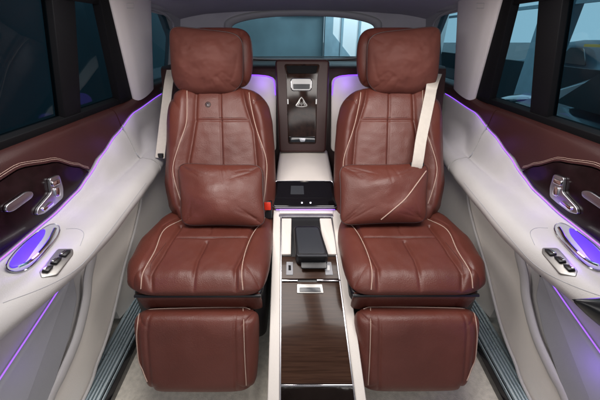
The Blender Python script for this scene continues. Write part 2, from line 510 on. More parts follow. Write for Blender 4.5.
# --- leg rest
LT = V((0, .702, .302)); LBt = V((0, .580, .070)); LD = (LBt-LT); LL = LD.length; LD.normalize()
LN = V((0, LD.z, -LD.y)).normalized()
if LN.dot(V((0, -1, .4))) < 0: LN = -LN
leg_tab = [(0, -.562, -.160), (.1*LL, -.566, -.158), (.5*LL, -.555, -.160), (LL, -.520, -.168)]
def l_frame(a, b, c): return V((a, 0, 0))+LT+LD*b+LN*c
def l_out(u, v):
    b = (1-v)/2*LL; l, r_ = interp(leg_tab, b); return l+(u+1)/2*(r_-l), b
def ll(l):
    o = []
    for a, b in l:
        p = on(a, b, LT+LN*.055, LN); o.append((p.x, (p-LT).dot(LD)))
    return o
lg = [ll([(148, 312), (147, 335), (151, 392)]), ll([(234, 309), (236, 392)])]
lp = [ll([(139, 316), (137, 334), (143, 390)]), ll([(243, 309), (246, 390)]), ll([(139, 313), (146, 310), (185, 308.5), (242, 308), (252, 310)])]
def l_disp(a, b, u, v):
    d = 0
    for g in lg: d -= .004*math.exp(-(sdist((a, b), g)/.005)**2)
    for g in lp: d -= .0045*math.exp(-(sdist((a, b), g)/.005)**2)
    return d + wr((a, b, 11), 8, .004)+wr((a, b, 1), 24, .0010)
vs, fs = pad(l_frame, l_out, .060, .035, 9, l_disp, 110, 110, k=9)
leg = obj('leg_rest', vs, fs, M['leather'], seat, sharp=80)
T = bvh(leg)
mb = MB()
for l in ([(139, 316), (137, 334), (139, 360), (143, 386)], [(243, 309), (244, 345), (246, 385)], [(139, 316), (141, 311.5), (147, 310), (185, 308.7), (225, 308), (243, 308), (250, 310)]):
    mb.add(tube(lay(l, T, .0020), .0016, 6))
mb.emit('piping', M['thread'], leg)
# outer side cover of the seat
vs, fs = slab(rnd([(-.615, .76, .33), (-.640, 1.18, .33), (-.640, 1.18, .14), (-.615, .84, .14)], .05), .04, .012, nrm=(-1, 0, 0))
obj('side_cover', vs, fs, M['satin' if 0 else 'trimgrey'], seat)
# mirrored twin
seat_r = mirror(seat, 'brown leather rear seat on the right, under the seat belt that crosses its backrest')
# round button emblem on the left backrest only
T = bvh(backrest)
h = T.ray_cast(CAM, ray(208, 104.5)); nn = h[1] if h[1].y < 0 else -h[1]
def disc(c, n, r, t, seg=24):
    a = n.orthogonal().normalized(); b = n.cross(a)
    return slab([c+a*math.cos(2*math.pi*i/seg)*r+b*math.sin(2*math.pi*i/seg)*r for i in range(seg)], t, t*.3, nrm=n, up=t*.5)
eb = obj('seat_emblem', *disc(h[0], nn, .012, .004), M['leather_dark'], backrest)
mb = MB(); a = V((1, 0, 0)); b = nn.cross(a)
for k in range(3):
    th = math.pi/2+k*2*math.pi/3
    mb.add(tube([h[0]+nn*.003, h[0]+nn*.003+(a*math.cos(th)-b*math.sin(th))*.006], .0014, 6))
mb.emit('emblem_star', M['satin'], eb)

# ================================================================== LUMBAR PILLOWS
def lumbar(pc, label, extra=0, seed=0, twist=0.0):
    bx_ = sum(p[0] for p in pc)/4
    P = [on(a, b, BO+BN*o_, BN) for (a, b), o_ in zip(pc, (.060, .060, .110, .110))]   # tl tr br bl
    root = thing('lumbar_pillow', label, 'pillow', (sum(P, V())/4), 'loose back pillows')
    nn = (P[1]-P[0]).cross(P[3]-P[0]).normalized()
    if nn.y > 0: nn = -nn
    def fr(u, v, c):
        return (P[3]*(1-u)*(1-v)+P[2]*(1+u)*(1-v)+P[1]*(1+u)*(1+v)+P[0]*(1-u)*(1+v))/4 + nn*c
    rg = random.Random(seed); CR = [((.02, .98), (.10, .30)), ((.10, .98), (.28, .45))]
    for cx_, cy_ in ((-1, 1), (1, 1), (1, -1), (-1, -1)):
        for _ in range(3):
            an = rg.uniform(.25, 1.3); L_ = rg.uniform(.35, .75)
            a0 = (cx_*rg.uniform(.82, .95), cy_*rg.uniform(.80, .95))
            CR.append((a0, (a0[0]-cx_*math.cos(an)*L_, a0[1]-cy_*math.sin(an)*L_)))
    def lum_out(u, v):
        a, b = sq(u, v, 7); return a*(.985-.045*(1-b*b)), b*(.985-.06*(1-a*a))
    def dp(a, b, u, v):
        d = wr((u, v, seed), 1.4, .012)+wr((u*1.3, v, seed+4), 2.4, .0030)+wr((u*2, v*2, seed+2), 3, .0008)
        rg = random.Random(seed)
        for A, B_ in CR: d -= .0042*math.exp(-(sdist((u, v), [A, B_])/.030)**2)*max(0, 1-abs((V((u, v))-V(A)).length/((V(B_)-V(A)).length*1.3)))
        return d
    vs, fs = pad(fr, lambda u, v: lum_out(u, v), .055, .035, 2.3, dp, 110, 90, k=0, q=1.7)
    o = obj('pillow_body', vs, fs, M['leather'], root, sharp=80)
    seam = []
    for i in range(120):
        t = i/120*4; s_ = int(t); w = (t-s_)*2-1
        u, v = [(w, 1), (1, -w), (-w, -1), (-1, w)][s_]
        seam.append(fr(*lum_out(u, v), 0))
    obj('seam', *tube(seam, .002, 6, closed=True), M['leather_dark'], root)
    if extra:
        T = bvh(o)
        obj('piping', *tube(lay([(426, 171), (418, 182), (406, 198), (395, 208), (381, 219.5)], T, .001), .0022, 6), M['thread'], root)
    return root
lumbar([(176, 161.5), (264, 163.5), (267, 228), (180, 227)], 'creased brown leather lumbar pillow on the left seat, without piping', 0, 1)
lumbar([(337.5, 163.5), (430, 161.5), (428, 224), (338.5, 227)], 'brown leather lumbar pillow with a diagonal cream seam on the right seat', 1, 8)

# ================================================================== SEAT BELTS
def ribbon(pts, w, side, t=.0016, n=8):
    pts = cat_rom(pts, n); side = V(side); vs = []; fs = []; N = len(pts)
    for i, p in enumerate(pts):
        tg = (pts[min(i+1, N-1)]-pts[max(i-1, 0)]).normalized()
        s = (side-tg*side.dot(tg)).normalized(); nn = tg.cross(s)
        for (a, b) in ((-w/2, -t), (w/2, -t), (w/2, t), (-w/2, t)): vs.append(p+s*a+nn*b)
    for i in range(N-1):
        for k in range(4): fs.append((i*4+k, i*4+(k+1) % 4, (i+1)*4+(k+1) % 4, (i+1)*4+k))
    fs += [(0, 1, 2, 3), tuple((N-1)*4+k for k in range(4))]
    return vs, fs
b1 = thing('seat_belt', 'cream seat belt hanging at the outer shoulder of the left rear seat', 'seat belt', onx(168, 80, -.66), 'cream seat belts')
pts = [ony(171, 70, 1.60), ony(168.5, 84, 1.50), ony(165.5, 110, 1.42), ony(162, 140, 1.32), ony(160, 158, 1.275)]
obj('webbing', *ribbon(pts, .040, (1, .1, 0)), M['belt'], b1)
p = ony(160, 156, 1.27)
vs, fs = slab(rnd([p+V((-.010, 0, -.010)), p+V((.012, 0, -.010)), p+V((.012, 0, .012)), p+V((-.010, 0, .012))], .005), .016, .003, nrm=(0, -1, .3))
obj('belt_stop', vs, fs, M['black'], b1)
b2 = thing('seat_belt', 'cream seat belt drawn across the backrest of the right rear seat', 'seat belt', ony(430, 80, 1.45), 'cream seat belts')
q = lambda px, py, off: on(px, py, BO+BN*off, BN)
pts = [ony(437, 74, 1.56), q(432.5, 84, .068), q(430, 96, .080), q(425, 120, .090), q(421, 140, .092), q(417.5, 163, .088), q(414, 176, .055), q(411, 186, .045)]
obj('webbing', *ribbon(pts, .044, (1, 0, 0)), M['belt'], b2)
p = q(417.5, 163.5, .084)
vs, fs = slab(rnd([p+V((-.027, 0, 0))+BB*-.012, p+V((.027, 0, 0))+BB*-.012, p+V((.027, 0, 0))+BB*.006, p+V((-.027, 0, 0))+BB*.006], .005), .012, .003, nrm=BN)
obj('tongue', vs, fs, M['black'], b2)
# buckle beside the left cushion
bk = thing('belt_buckle', 'black belt buckle with red release button between left seat and console', 'buckle', onz(267, 212, .42))
A = [ony(263, 201.5, 1.10), ony(271.5, 201.5, 1.10), ony(272, 219, 1.08), ony(263.5, 219, 1.08)]
obj('buckle_body', *slab(rnd(A, .006), .03, .004), M['black'], bk)
A = [ony(264, 202.3, 1.095), ony(270.8, 202.3, 1.095), ony(271, 210, 1.085), ony(264.5, 210, 1.085)]
obj('release_button', *slab(rnd(A, .004), .006, .0015, up=.004), M['red'], bk)

# ================================================================== CENTRE CONSOLE
CP = V((0, 1.11, .42)); CS = V((0, .63, .25)).normalized(); CN = V((0, -CS.z, CS.y))
con = thing('centre_console', 'cream centre console with dark wood lids running between the two seats', 'console', (0.01, .8, 0))
def cp(a, b, off=0): return on(a, b, CP+CN*off, CN)
def cpoly(l, off=0): return [cp(a, b, off) for a, b in l]
def extf(pa, pb, y):     # continue a line to a given y
    t = (y-pb.y)/(pb.y-pa.y); return pb+(pb-pa)*t
def strip(l0, l1, l2, l3, ty):   # two edges given top / bottom, continued toward the front
    a, b, c, d = cp(*l0), cp(*l1), cp(*l2), cp(*l3)
    return [a, b, extf(b, c, ty), extf(a, d, ty)]
# side rails (rounded), left then right
for (l0, l1, l2, l3) in (((273.5, 211), (280.5, 211), (279.6, 400), (267.5, 400)), ((331.5, 211), (340, 211), (366, 400), (355.5, 400))):
    poly = strip(l0, l1, l2, l3, .25)
    vs, fs = slab(poly, .26, .006, nrm=CN, up=.008)
    obj('side_rail', vs, fs, M['light'], con)
# metal inlay strips
for (a, b, c, d) in (((280.8, 213), (281.8, 213), (280.9, 400), (279.8, 400)), ((330.4, 213), (331.4, 213), (355.3, 400), (354.2, 400))):
    obj('inlay', *slab(strip(a, b, c, d, .26), .02, 0, nrm=CN, up=.0045), M['satin'], con)
# lower body below the lids
obj('console_body', *slab(strip((281, 212), (331.5, 212), (355.4, 400), (279.8, 400), .26), .24, 0, nrm=CN, up=-.004), M['black'], con)
# lids
def panel(name, l, m, up, t=.01, r=.004, bev=.0015, par=con, sharp=35):
    o = obj(name, *slab(rnd(cpoly(l), r), t, bev, nrm=CN, up=up), m, par, sharp=sharp); return o
big = panel('wood_lid', [(281.4, 282.5), (341.2, 282.5), (353.6, 384), (280.6, 384)], M['wood'], .003)
l0, l1, l2, l3 = (280.5, 387.2), (354.0, 387.2), (355.6, 400), (280.3, 400)
obj('glass_lid', *slab(strip(l0, l1, l2, l3, .27), .01, .0015, nrm=CN, up=.003), M['lacquer'], con)
panel('metal_trim', [(281, 384.8), (354, 384.8), (354.3, 386.6), (281, 386.6)], M['chrome'], .0035, .004, .0005, .0005)
panel('button_panel', [(281.5, 257), (337.6, 257), (340.3, 279.2), (281.4, 279.2)], M['wood'], .003)
panel('metal_trim', [(282, 280), (297.5, 280), (297.5, 281.6), (282, 281.6)], M['chrome'], .0045, .004, .0005, .0005)
panel('metal_trim', [(317, 280), (340.5, 280), (340.7, 281.6), (317, 281.6)], M['chrome'], .0045, .004, .0005, .0005)
for l in ([(286.5, 262.5), (293, 262.5), (293, 275.5), (286.2, 275.5)], [(324, 262.5), (331, 262.5), (333, 275.5), (325.5, 275.5)]):
    b_ = panel('button', l, M['trimgrey'], .0055, .004, .002, .001)
    c_ = [(sum(p_[0] for p_ in l)/4), sum(p_[1] for p_ in l)/4]
    obj('button_icon', *slab(rnd(cpoly([(c_[0]-1.2, c_[1]-3), (c_[0]+1.2, c_[1]-3), (c_[0]+1.4, c_[1]+2), (c_[0]-1.2, c_[1]+2)]), .001), .001, 0, nrm=CN, up=.0062), M['gloss'], b_)
lt = panel('latch', [(297, 284.6), (322, 284.6), (323.5, 293.8), (297, 293.8)], M['latch'], .006, .006, .002, .001)
obj('latch_grip', *slab(rnd(cpoly([(299.5, 288.2), (320, 288.2), (321, 292.8), (299.5, 292.8)]), .002), .002, .0005, nrm=CN, up=.0072), M['slate'], lt)
for l in ([(281.8, 219.5), (291.5, 219.5), (291, 255.5), (281.6, 255.5)], [(319.5, 219.5), (331, 219.5), (336.8, 255.5), (324, 255.5)]):
    panel('side_lid', l, M['light'], .010, .02, .004, .003)
panel('cross_trim', [(279, 215.5), (333, 215.5), (333.3, 218.2), (279, 218.2)], M['satin'], .009, .02, .001, .0006)
panel('front_ledge', [(279.5, 209.5), (332.6, 209.5), (333, 215), (279.5, 215)], M['light'], .012, .03, .002, .001)
# rear armrest block
AP = V((0, 1.25, .515))
vs = []
secs = []
for t in range(13):
    y = 1.235+(1.56-1.235)*t/12; z = .512+.045*t/12
    hw = .138-.006*t/12
    prof = [(-hw, .32), (-hw, z-.025), (-hw+.004, z-.012), (-hw+.012, z-.004), (-hw+.026, z), (0, z+.004), (hw-.026, z), (hw-.012, z-.004), (hw-.004, z-.012), (hw, z-.025), (hw, .32)]
    secs.append([V((x, y, zz)) for x, zz in prof])
obj('armrest_block', *loft(secs, True, True), M['light'], con)
vs, fs = slab(rnd([(-.137, 1.115, .30), (.137, 1.115, .30), (.137, 1.24, .36), (-.137, 1.24, .36)], .01), .1, .0, nrm=(0, 0, 1), up=.06)
secs = [[V((x, y, z)) for x, z in ((-.138, .20), (-.138, zt), (.138, zt), (.138, .20))] for y, z, zt in ((1.10, 0, .405), (1.235, 0, .475))]
secs = [[V((-.138, y, .2)), V((-.138, y, zt)), V((.138, y, zt)), V((.138, y, .2))] for y, zt in ((1.105, .408), (1.2349, .478))]
obj('screen_housing', *loft(secs, True, True), M['light'], con, sharp=30)
# touch screen
SP = V((0, 1.12, .447)); SD = V((0, .13, .067)).normalized(); SN = V((0, -SD.z, SD.y))
def sp(a, b): return on(a, b, SP, SN)
scr = obj('touch_screen', *slab(rnd([sp(*p) for p in ((275, 181.5), (332.5, 181.5), (337.5, 207.5), (272.5, 207.5))], .018, 8), .014, .004, nrm=SN, up=.008), M['gloss'], con)
obj('display', *slab(rnd([sp(*p) for p in ((278, 184), (330, 184), (332.5, 199), (276.5, 199))], .006), .001, 0, nrm=SN, up=.0086), M['gloss'], scr)
obj('screen_reflection', *slab(rnd([sp(*p) for p in ((291, 187), (303.5, 187), (304, 195.5), (290.5, 195.5))], .002), .001, 0, nrm=SN, up=.0092), M['slate'], scr)  # lighter patch: a reflection put into the screen's colour
mb = MB()
for x in (302.5, 311):
    mb.add(slab([sp(x-1.3, 203.2), sp(x+.2, 203.2), sp(x+.2, 204.6), sp(x-1.3, 204.6)], .0005, 0, nrm=SN, up=.0092))
mb.emit('icons', M['icon'], scr)
obj('bezel_rim', *tube([p+SN*.004 for p in rnd([sp(*p) for p in ((274.8, 181.3), (332.7, 181.3), (337.8, 207.8), (272.2, 207.8))], .018, 8)], .0016, 6, closed=True), M['satin'], scr)
obj('ambient_light', *tube([sp(276, 209.6)+SN*.0, sp(335, 209.6)+SN*.0], .0016, 6), M['led_dim'], con)

# black removable control handset in its cradle
hs = thing('control_tablet', 'black control tablet docked upright on the centre console', 'tablet', cp(311, 262))
top = [cp(293.5, 225.5, .030), cp(319.5, 225.5, .030), cp(329.5, 257, .058), cp(295.8, 257, .058)]
tn = (top[1]-top[0]).cross(top[3]-top[0]).normalized(); tn = tn if tn.z > 0 else -tn
obj('case', *slab(rnd(top, .022, 8), .045, .006, nrm=tn), M['black'], hs)
ins = [top[0].lerp(top[2], .07), top[1].lerp(top[3], .07), top[2].lerp(top[0], .10), top[3].lerp(top[1], .10)]
obj('screen', *slab(rnd(ins, .012, 6), .002, .0006, nrm=tn, up=.0012), M['slate'], hs)
edge = [top[3].lerp(top[0], .03)+tn*.001, top[2].lerp(top[1], .03)+tn*.001]
obj('front_edge', *tube([edge[0].lerp(edge[1], .06), edge[0].lerp(edge[1], .94)], .0045, 10), M['slate'], hs)
base = [cp(300, 240, .004), cp(322, 240, .004), cp(327, 271, .004), cp(301, 271, .004)]
obj('cradle', *slab(rnd(base, .008), .006, .002, nrm=CN, up=.022), M['black'], hs)

# ================================================================== REAR CENTRE PANEL + BULKHEAD
bulk = thing('rear_bulkhead', 'maroon leather partition behind the seats with pale lit alcoves', 'partition', (0, 1.66, .4))
RP = V((0, 1.53, .54)); RT = V((0, 1.65, .96)); RD = (RT-RP).normalized(); RN = V((0, -RD.z, RD.y))
def rp(a, b, off=0): return on(a, b, RP+RN*off, RN)
# wall and parcel shelf
secs = []
for x in [i/20*1.5-.75 for i in range(21)]:
    secs.append([V((x, 1.56, .30)), V((x, 1.60, .54)), V((x, 1.705, .925)), V((x, 1.715, .945)), V((x, 1.735, .955)), V((x, 1.9, .955)), V((x, 2.17, .955)), V((x, 2.17, .90)), V((x, 1.80, .90)), V((x, 1.66, .30))])
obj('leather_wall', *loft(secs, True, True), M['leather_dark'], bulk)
# pale alcoves either side
for s in (-1, 1):
    al = [V((s*x, 0, 0)) for x in (0,)]
    pl = [rp(276.0, 152), rp(276.0, 77), rp(262, 74.5), rp(225, 74.5), rp(225, 152)]
    if s > 0: pl = [V((-p.x, p.y, p.z)) for p in pl]
    a_ = obj('alcove', *slab(rnd(pl, .03, 6), .035, .004, nrm=RN, up=-.045+.03), M['light'], bulk)
    led = [rp(276.0, 140, -.008), rp(275.5, 95, -.008), rp(274, 81, -.008), rp(270, 77, -.008), rp(262, 75.5, -.008), rp(250, 75, -.008), rp(230, 75.5, -.008)]
    if s > 0: led = [V((-p.x, p.y, p.z)) for p in led]
    obj('ambient_light', *tube(cat_rom(led[1:], 6), .0026, 6), M['led'], bulk)
# centre refrigerator panel
fp = thing('rear_console_panel', 'upright maroon framed wood panel with winged triangular emblem between the seats', 'panel', (0, 1.52, .54))
outl = [rp(275.5, 61), rp(329, 61), rp(325.5, 152), rp(279.5, 152)]
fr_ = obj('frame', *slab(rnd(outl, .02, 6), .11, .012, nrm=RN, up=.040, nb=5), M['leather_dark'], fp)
wp = obj('wood_panel', *slab(rnd([rp(284, 64, .04), rp(320, 64, .04), rp(317.5, 78, .04), rp(316, 144, .04), rp(288.2, 144, .04), rp(286.3, 78, .04)], .014, 6), .01, .002, nrm=RN, up=.003), M['wooddark'], fp)
ring = rnd([rp(290.8, 78.5, .045), rp(311.8, 78.5, .045), rp(311.2, 90.5, .045), rp(291.3, 90.5, .045)], .014, 7)
obj('chrome_ring', *tube(ring, .0028, 8, closed=True), M['chrome'], wp)
obj('handle_cup', *slab(ring, .004, 0, nrm=RN, up=-.0005), M['lens'], wp)
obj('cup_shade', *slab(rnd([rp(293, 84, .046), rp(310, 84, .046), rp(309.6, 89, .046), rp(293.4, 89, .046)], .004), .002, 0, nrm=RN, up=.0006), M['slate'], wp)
# emblem: curved triangle with two interlaced Ms
ec = rp(301.5, 102.5, .045); ex = V((1, 0, 0)); ey = RD
def E(x, y, o=.001): return ec+ex*x*.0016+ey*y*.0015+RN*o
mb = MB()
mb.add(tube(cat_rom([E(0, 17), E(6, 9), E(11, 0), E(17, -9), E(12, -12), E(0, -13.5), E(-12, -12), E(-17, -9), E(-11, 0), E(-6, 9), E(0, 17)], 5)[:-1], .0024, 6, closed=True))
mb.add(tube([E(-9, -9), E(-5, 8), E(0, -4), E(5, 8), E(9, -9)], .0014, 6))
mb.add(tube([E(-13, -9), E(-8, 3), E(0, -9), E(8, 3), E(13, -9)], .0012, 6))
obj('emblem', mb.v, mb.f, M['emblem'], wp)
obj('vent', *slab(rnd([rp(286, 65.5, .045), rp(318, 65.5, .045), rp(316, 73.5, .045), rp(288, 73.5, .045)], .008, 5), .004, .001, nrm=RN, up=.002), M['seal'], fp)
for l in ([(287.2, 99), (288.4, 99), (288.6, 104), (287.4, 104)], [(315.8, 99), (317, 99), (316.8, 104), (315.6, 104)]):
    obj('side_lamp', *slab([rp(*p, .045) for p in l], .004, 0, nrm=RN, up=.0008), M['lens'], fp)
obj('reflection_strip', *slab(rnd([rp(289, 136.5, .045), rp(315, 136.5, .045), rp(315, 142, .045), rp(289, 142, .045)], .003), .006, .001, nrm=RN, up=.004), M['gloss'], fp)  # glossy strip drawn in for the reflections at the panel's foot
obj('reflection_glint', *slab(rnd([rp(299, 138, .05), rp(306, 138, .05), rp(304.5, 141.8, .05), rp(300.5, 141.8, .05)], .002), .003, .0005, nrm=RN, up=.003), M['satin'], fp)  # satin bit drawn in as a bright reflection

# ================================================================== DOORS (left built, right mirrored)
XL = -.77
def wall_x(z): return -(.815-(z-.83)*.34)      # leaning window plane
WN = V((1, 0, -.34)).normalized(); WP = V((-.815, 0, .83))
WN = V((1, 0, 0)).lerp(V((0, 0, 0)), 0)
_a = V((wall_x(.83), 0, .83)); _b = V((wall_x(1.2), 0, 1.2)); WN = (_b-_a).cross(V((0, 1, 0))).normalized()
if WN.x < 0: WN = -WN
def wp_(a, b, off=0): return on(a, b, _a+WN*off, WN)
zL_tab = [(-.2, .60), (.3, .605), (.57, .610), (.77, .622), (.90, .640), (.98, .665), (1.08, .705), (1.20, .745), (1.38, .795), (1.70, .822)]
zU_tab = [(-.2, .765), (.50, .768), (.665, .775), (.744, .783), (.86, .757), (.94, .708), (.99, .672), (1.05, .70), (1.08, .705), (1.20, .745), (1.38, .795), (1.7, .822)]
def zL(y): return interp(zL_tab, y)
def zU(y): return max(interp(zU_tab, y), zL(y))
YR = 1.255     # rear end of the door trim
def build_side(y0, y1, ny=60):
    return [y0+(y1-y0)*i/ny for i in range(ny+1)]
door = thing('car_door', 'left rear door with maroon upper trim, pale armrest and dark window', 'car door', (-.80, .6, .1), 'rear doors')
def upper(y0, y1, parent, name):
    secs = []
    for y in build_side(y0, y1):
        zu = zU(y)+.004; top = .838+.036*ss(y, 1.32, 1.62)
        pr = [(-.865, top), (-.83, top+.002), (-.805, top), (-.790, top-.006), (-.780, top-.016), (-.775, min(top-.02, zu+(top-zu)*.5)), (XL-.001, zu+.002), (-.790, zu-.006), (-.865, zu-.006)]
        pr = [V((a, y, b)) for a, b in pr]
        secs.append(pr[:1]+cat_rom(pr[1:7], 4)+pr[7:])
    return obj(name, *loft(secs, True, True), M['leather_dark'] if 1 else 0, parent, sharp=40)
up = upper(-.15, YR-.003, door, 'upper_trim')
# twin stitch lines
T = bvh(up)
def zs(o, ys):
    return [V((XL+.0005, y, zU(y)+o)) for y in ys]
mb = MB()
for o_, r_ in ((.013, .0006), (.018, .0006)):
    pts = []
    for y in [.2+(.99-.2)*i/40 for i in range(41)]:
        h = T.ray_cast(V((-.5, y, zU(y)+o_)), V((-1, 0, 0)))
        if h[0]: pts.append(h[0]+V((.0006, 0, 0)))
    mb.add(tube(pts, r_, 5))
mb.emit('stitching', M['thread'], up)
# wood panel
ys = build_side(-.15, .985, 60)
secs = []
for y in ys:
    zu = zU(y)+.001; zl = zL(y)+.004
    if zu < zl+.002: zu = zl+.002
    secs.append([V((XL-.020, y, zl)), V((XL-.003, y, zl)), V((XL-.002, y, zl*.5+zu*.5)), V((XL-.003, y, zu)), V((XL-.020, y, zu))])
wpan = obj('wood_panel', *loft(secs, True, True), M['wooddoor'], door, sharp=40)
# ambient line
def led_path(y0, y1, n=40): return [V((XL+.002, y, zL(y))) for y in build_side(y0, y1, n)]
obj('ambient_light', *tube(led_path(-.1, YR-.004), .0017, 6), M['led_thin'], door)
# armrest panel
zp_tab = [(-.15, .600), (.40, .600), (.55, .588), (.66, .580), (.80, .585), (1.0, .603), (1.12, .612), (1.26, .622), (1.5, .64)]
xi_tab = [(-.15, .665), (.40, .655), (.6, .640), (.8, .632), (1.0, .636), (1.15, .645), (1.5, .665)]
def arm_pts(y):
    zl = zL(y)-.003; zp = interp(zp_tab, y); xi = -interp(xi_tab, y)
    P = [(-.86, zl), (-.776, zl), (-.768, zl-.004), (-.755, max(zl-.05, zp+.014)*.6+.4*(zl-.012)), (-.735, zp+.008), (xi-.065, zp+.002), (xi-.030, zp-.006), (xi-.010, zp-.022), (xi, zp-.044), (xi-.004, zp-.062), (xi-.020, zp-.078), (xi-.06, zp-.090), (-.745, zp-.105), (-.86, zp-.11)]
    return P
def arm_sec(y):
    P = arm_pts(y)
    pr = [V((a, y, b)) for a, b in P]
    return pr[:1]+cat_rom(pr[1:13], 5)+pr[13:]
secs = [arm_sec(y) for y in build_side(-.15, YR-.003, 110)]
arm = obj('armrest', *loft(secs, True, True), M['doorlight'], door, sharp=50)
T = bvh(arm)
# stitched seam along the armrest
mb = MB()
mb.add(tube(lay([(3, 303), (45, 287), (78, 268), (105, 237), (128, 207), (146, 183)], T, .0003), .0009, 5))
mb.add(tube(lay([(80, 246), (84, 234), (78, 229), (66, 229)], T, .0003), .0008, 5))
mb.emit('stitching', M['trimgrey'], arm)
def loop2(l, n=6):
    P = cat_rom([(a, b, 0) for a, b in l[-2:]+l+l[:2]], n)
    return [(p.x, p.y) for p in P[2*n:(2+len(l))*n]]
def on_arm(l, off=0, r=.0, n=5):
    out = []
    for a, b in l:
        h = T.ray_cast(CAM, ray(a, b)); nn = h[1] if h[1].dot(ray(a, b)) < 0 else -h[1]
        out.append(h[0]+nn*off)
    return out
def arm_plate(l, r, t, bev, up, m, name, par):
    P = on_arm(l); c = sum(P, V())/len(P); nn = V()
    for i in range(len(P)): nn += (P[i-1]-c).cross(P[i]-c)
    nn.normalize(); nn = nn if nn.x > 0 else -nn
    P = [p-nn*(p-c).dot(nn) for p in P]
    return obj(name, *slab(rnd(P, r), t, bev, nrm=nn, up=up), m, par), P, nn
# handle: bezel, lit recess, lever
hb, P, nn = arm_plate(loop2([(7, 267), (22, 247.5), (46, 227), (58, 227.5), (58, 237), (44, 255), (27, 270), (12, 273)]), .0005, .012, .002, .006, M['trimgrey'], 'door_handle', door)
P1 = [p for p in P]
rc, P, nn = arm_plate(loop2([(10, 266), (23, 249.5), (40, 233), (45, 232.5), (43.5, 240), (35, 252), (24, 265), (13, 270)]), .0005, .006, .001, .0125, M['ledwash'], 'lit_recess', hb)
pth = [p+nn*.020 for p in on_arm([(19, 273), (29, 268), (40, 258), (49, 246), (55, 234)])]
obj('lever', *tube(cat_rom(pth, 6), .0042, 8), M['chrome'], hb)
obj('handle_rim', *tube([p+nn*.007 for p in P1], .0016, 6, closed=True), M['chrome'], hb)
# window switches
sw, P, nn = arm_plate([(39, 272), (57, 251), (73, 248.5), (73.5, 254.5), (57, 276.5), (41, 278.5)], .006, .010, .002, .004, M['latch'], 'switch_panel', door)
for (a, b) in ((64, 256), (55, 263.5), (46.5, 271.5)):
    q_ = [(a-6, b+1.2), (a+.5, b-3.6), (a+7, b-4.0), (a+1.5, b+2.4)]
    o_, P, n2 = arm_plate(q_, .004, .008, .0015, .010, M['black'], 'window_switch', sw)
    arm_plate([(a-4.5, b+.9), (a, b-2.4), (a+2.2, b-2.6), (a-1.8, b+1.4)], .002, .004, .0008, .013, M['chrome'], 'switch_tip', o_)
# seat adjustment switches on the wood panel
def wd(a, b): return onx(a, b, XL-.001)
def wplate(l, r, t, bev, up, m, name, par, cls=None):
    return obj(name, *slab(rnd([wd(*p) for p in l], r), t, bev, nrm=(1, 0, 0), up=up), m, par)
scp = wplate([(35, 209), (34, 215.5), (42, 213.5), (54, 204), (61, 197.5), (61, 188), (57, 174.5), (47, 178.5), (49, 193)], .009, .008, .002, .008, M['satin'], 'seat_control_panel', door)
for l in ([(47.5, 182), (55.5, 178.5), (56.5, 183.5), (49, 187)], [(50.5, 188.5), (55, 186.5), (57, 195.5), (52.5, 197.5)], [(38, 208.5), (48, 201), (50.5, 204), (40, 212)]):
    wplate(l, .005, .006, .002, .014, M['chrome'], 'seat_switch', scp)
mp = wplate([(3, 206), (24, 191.5), (31, 191.5), (31, 197), (11, 211.5), (3.5, 212.5)], .010, .006, .002, .007, M['satin'], 'memory_switch_panel', door)
# lower door: card with map pocket, curved rim
XD = -.748
rim_px = [(88, 277), (86, 300), (77, 337), (62, 373), (49, 400)]
rim = [V((XD+.006, .85, .50)), V((XD+.006, .83, .44))]+[onx(a, b, XD+.006) for a, b in rim_px]
rim = cat_rom(rim+[V((XD+.006, .36, .10)), V((XD+.006, .15, .075)), V((XD+.006, -.1, .07))], 8)
obj('pocket_rim', *tube(rim, .018, 12, up=(1, 0, 0), flat=.6), M['doorlight'], door)
# inner card (pale) inside the rim
card = [V((XD-.012, p.y, p.z)) for p in rim] + [V((XD-.012, -.1, .50)), V((XD-.012, .4, .50)), V((XD-.012, .78, .50)), V((XD-.012, .80, .42))]
obj('door_card', *slab(card, .05, 0, nrm=(1, 0, 0)), M['doorlight'], door)
# pocket bulge below the light line
lin = [onx(a, b, XD-.004) for a, b in ((70, 272), (49, 305), (0, 379))]
lin = cat_rom(lin+[lin[-1]+(lin[-1]-lin[-2])*.8], 6)
obj('pocket_light', *tube(lin, .0020, 6), M['led_dim'], door)
pk = [V((p.x, p.y, p.z)) for p in lin] + [V((XD, .20, .11)), V((XD, .37, .13)), V((XD, .50, .20)), V((XD, .62, .28)), V((XD, .70, .36))]
obj('map_pocket', *slab(rnd(pk, .02, 3), .02, .010, nrm=(1, 0, 0), up=.012), M['trimgrey'], door)
# outer flange of the door and the seal
fl = [V((XD, .82, .50)), V((XD, 1.10, .52))]+cat_rom([V((XD, 1.235, .535))]+[onx(a, b, XD) for a, b in ((141, 200), (136, 225), (130, 247), (124, 268), (118, 295), (111, 324), (104, 346), (97, 364), (88, 392))], 5)
fl = fl+[V((XD, .40, .045)), V((XD, -.1, .045)), V((XD, -.1, .08)), V((XD, .36, .10))] + [V((XD, p.y, p.z)) for p in [onx(a, b, XD) for a, b in ((49, 400), (62, 373), (77, 337), (86, 300))]]
obj('door_flange', *slab(fl, .08, .0, nrm=(1, 0, 0), up=.0), M['light'], door)
sl = [V((XD+.008, 1.24, .54))]+[onx(a, b, XD+.008) for a, b in ((141, 200), (136, 225), (130, 247), (124, 268), (118, 295), (111, 324), (104, 346), (97, 364), (88, 390))]+[V((XD+.008, .42, .035)), V((XD+.008, -.1, .035))]
obj('door_seal', *tube(cat_rom(sl, 8), .0055, 8), M['doorlight'], door)
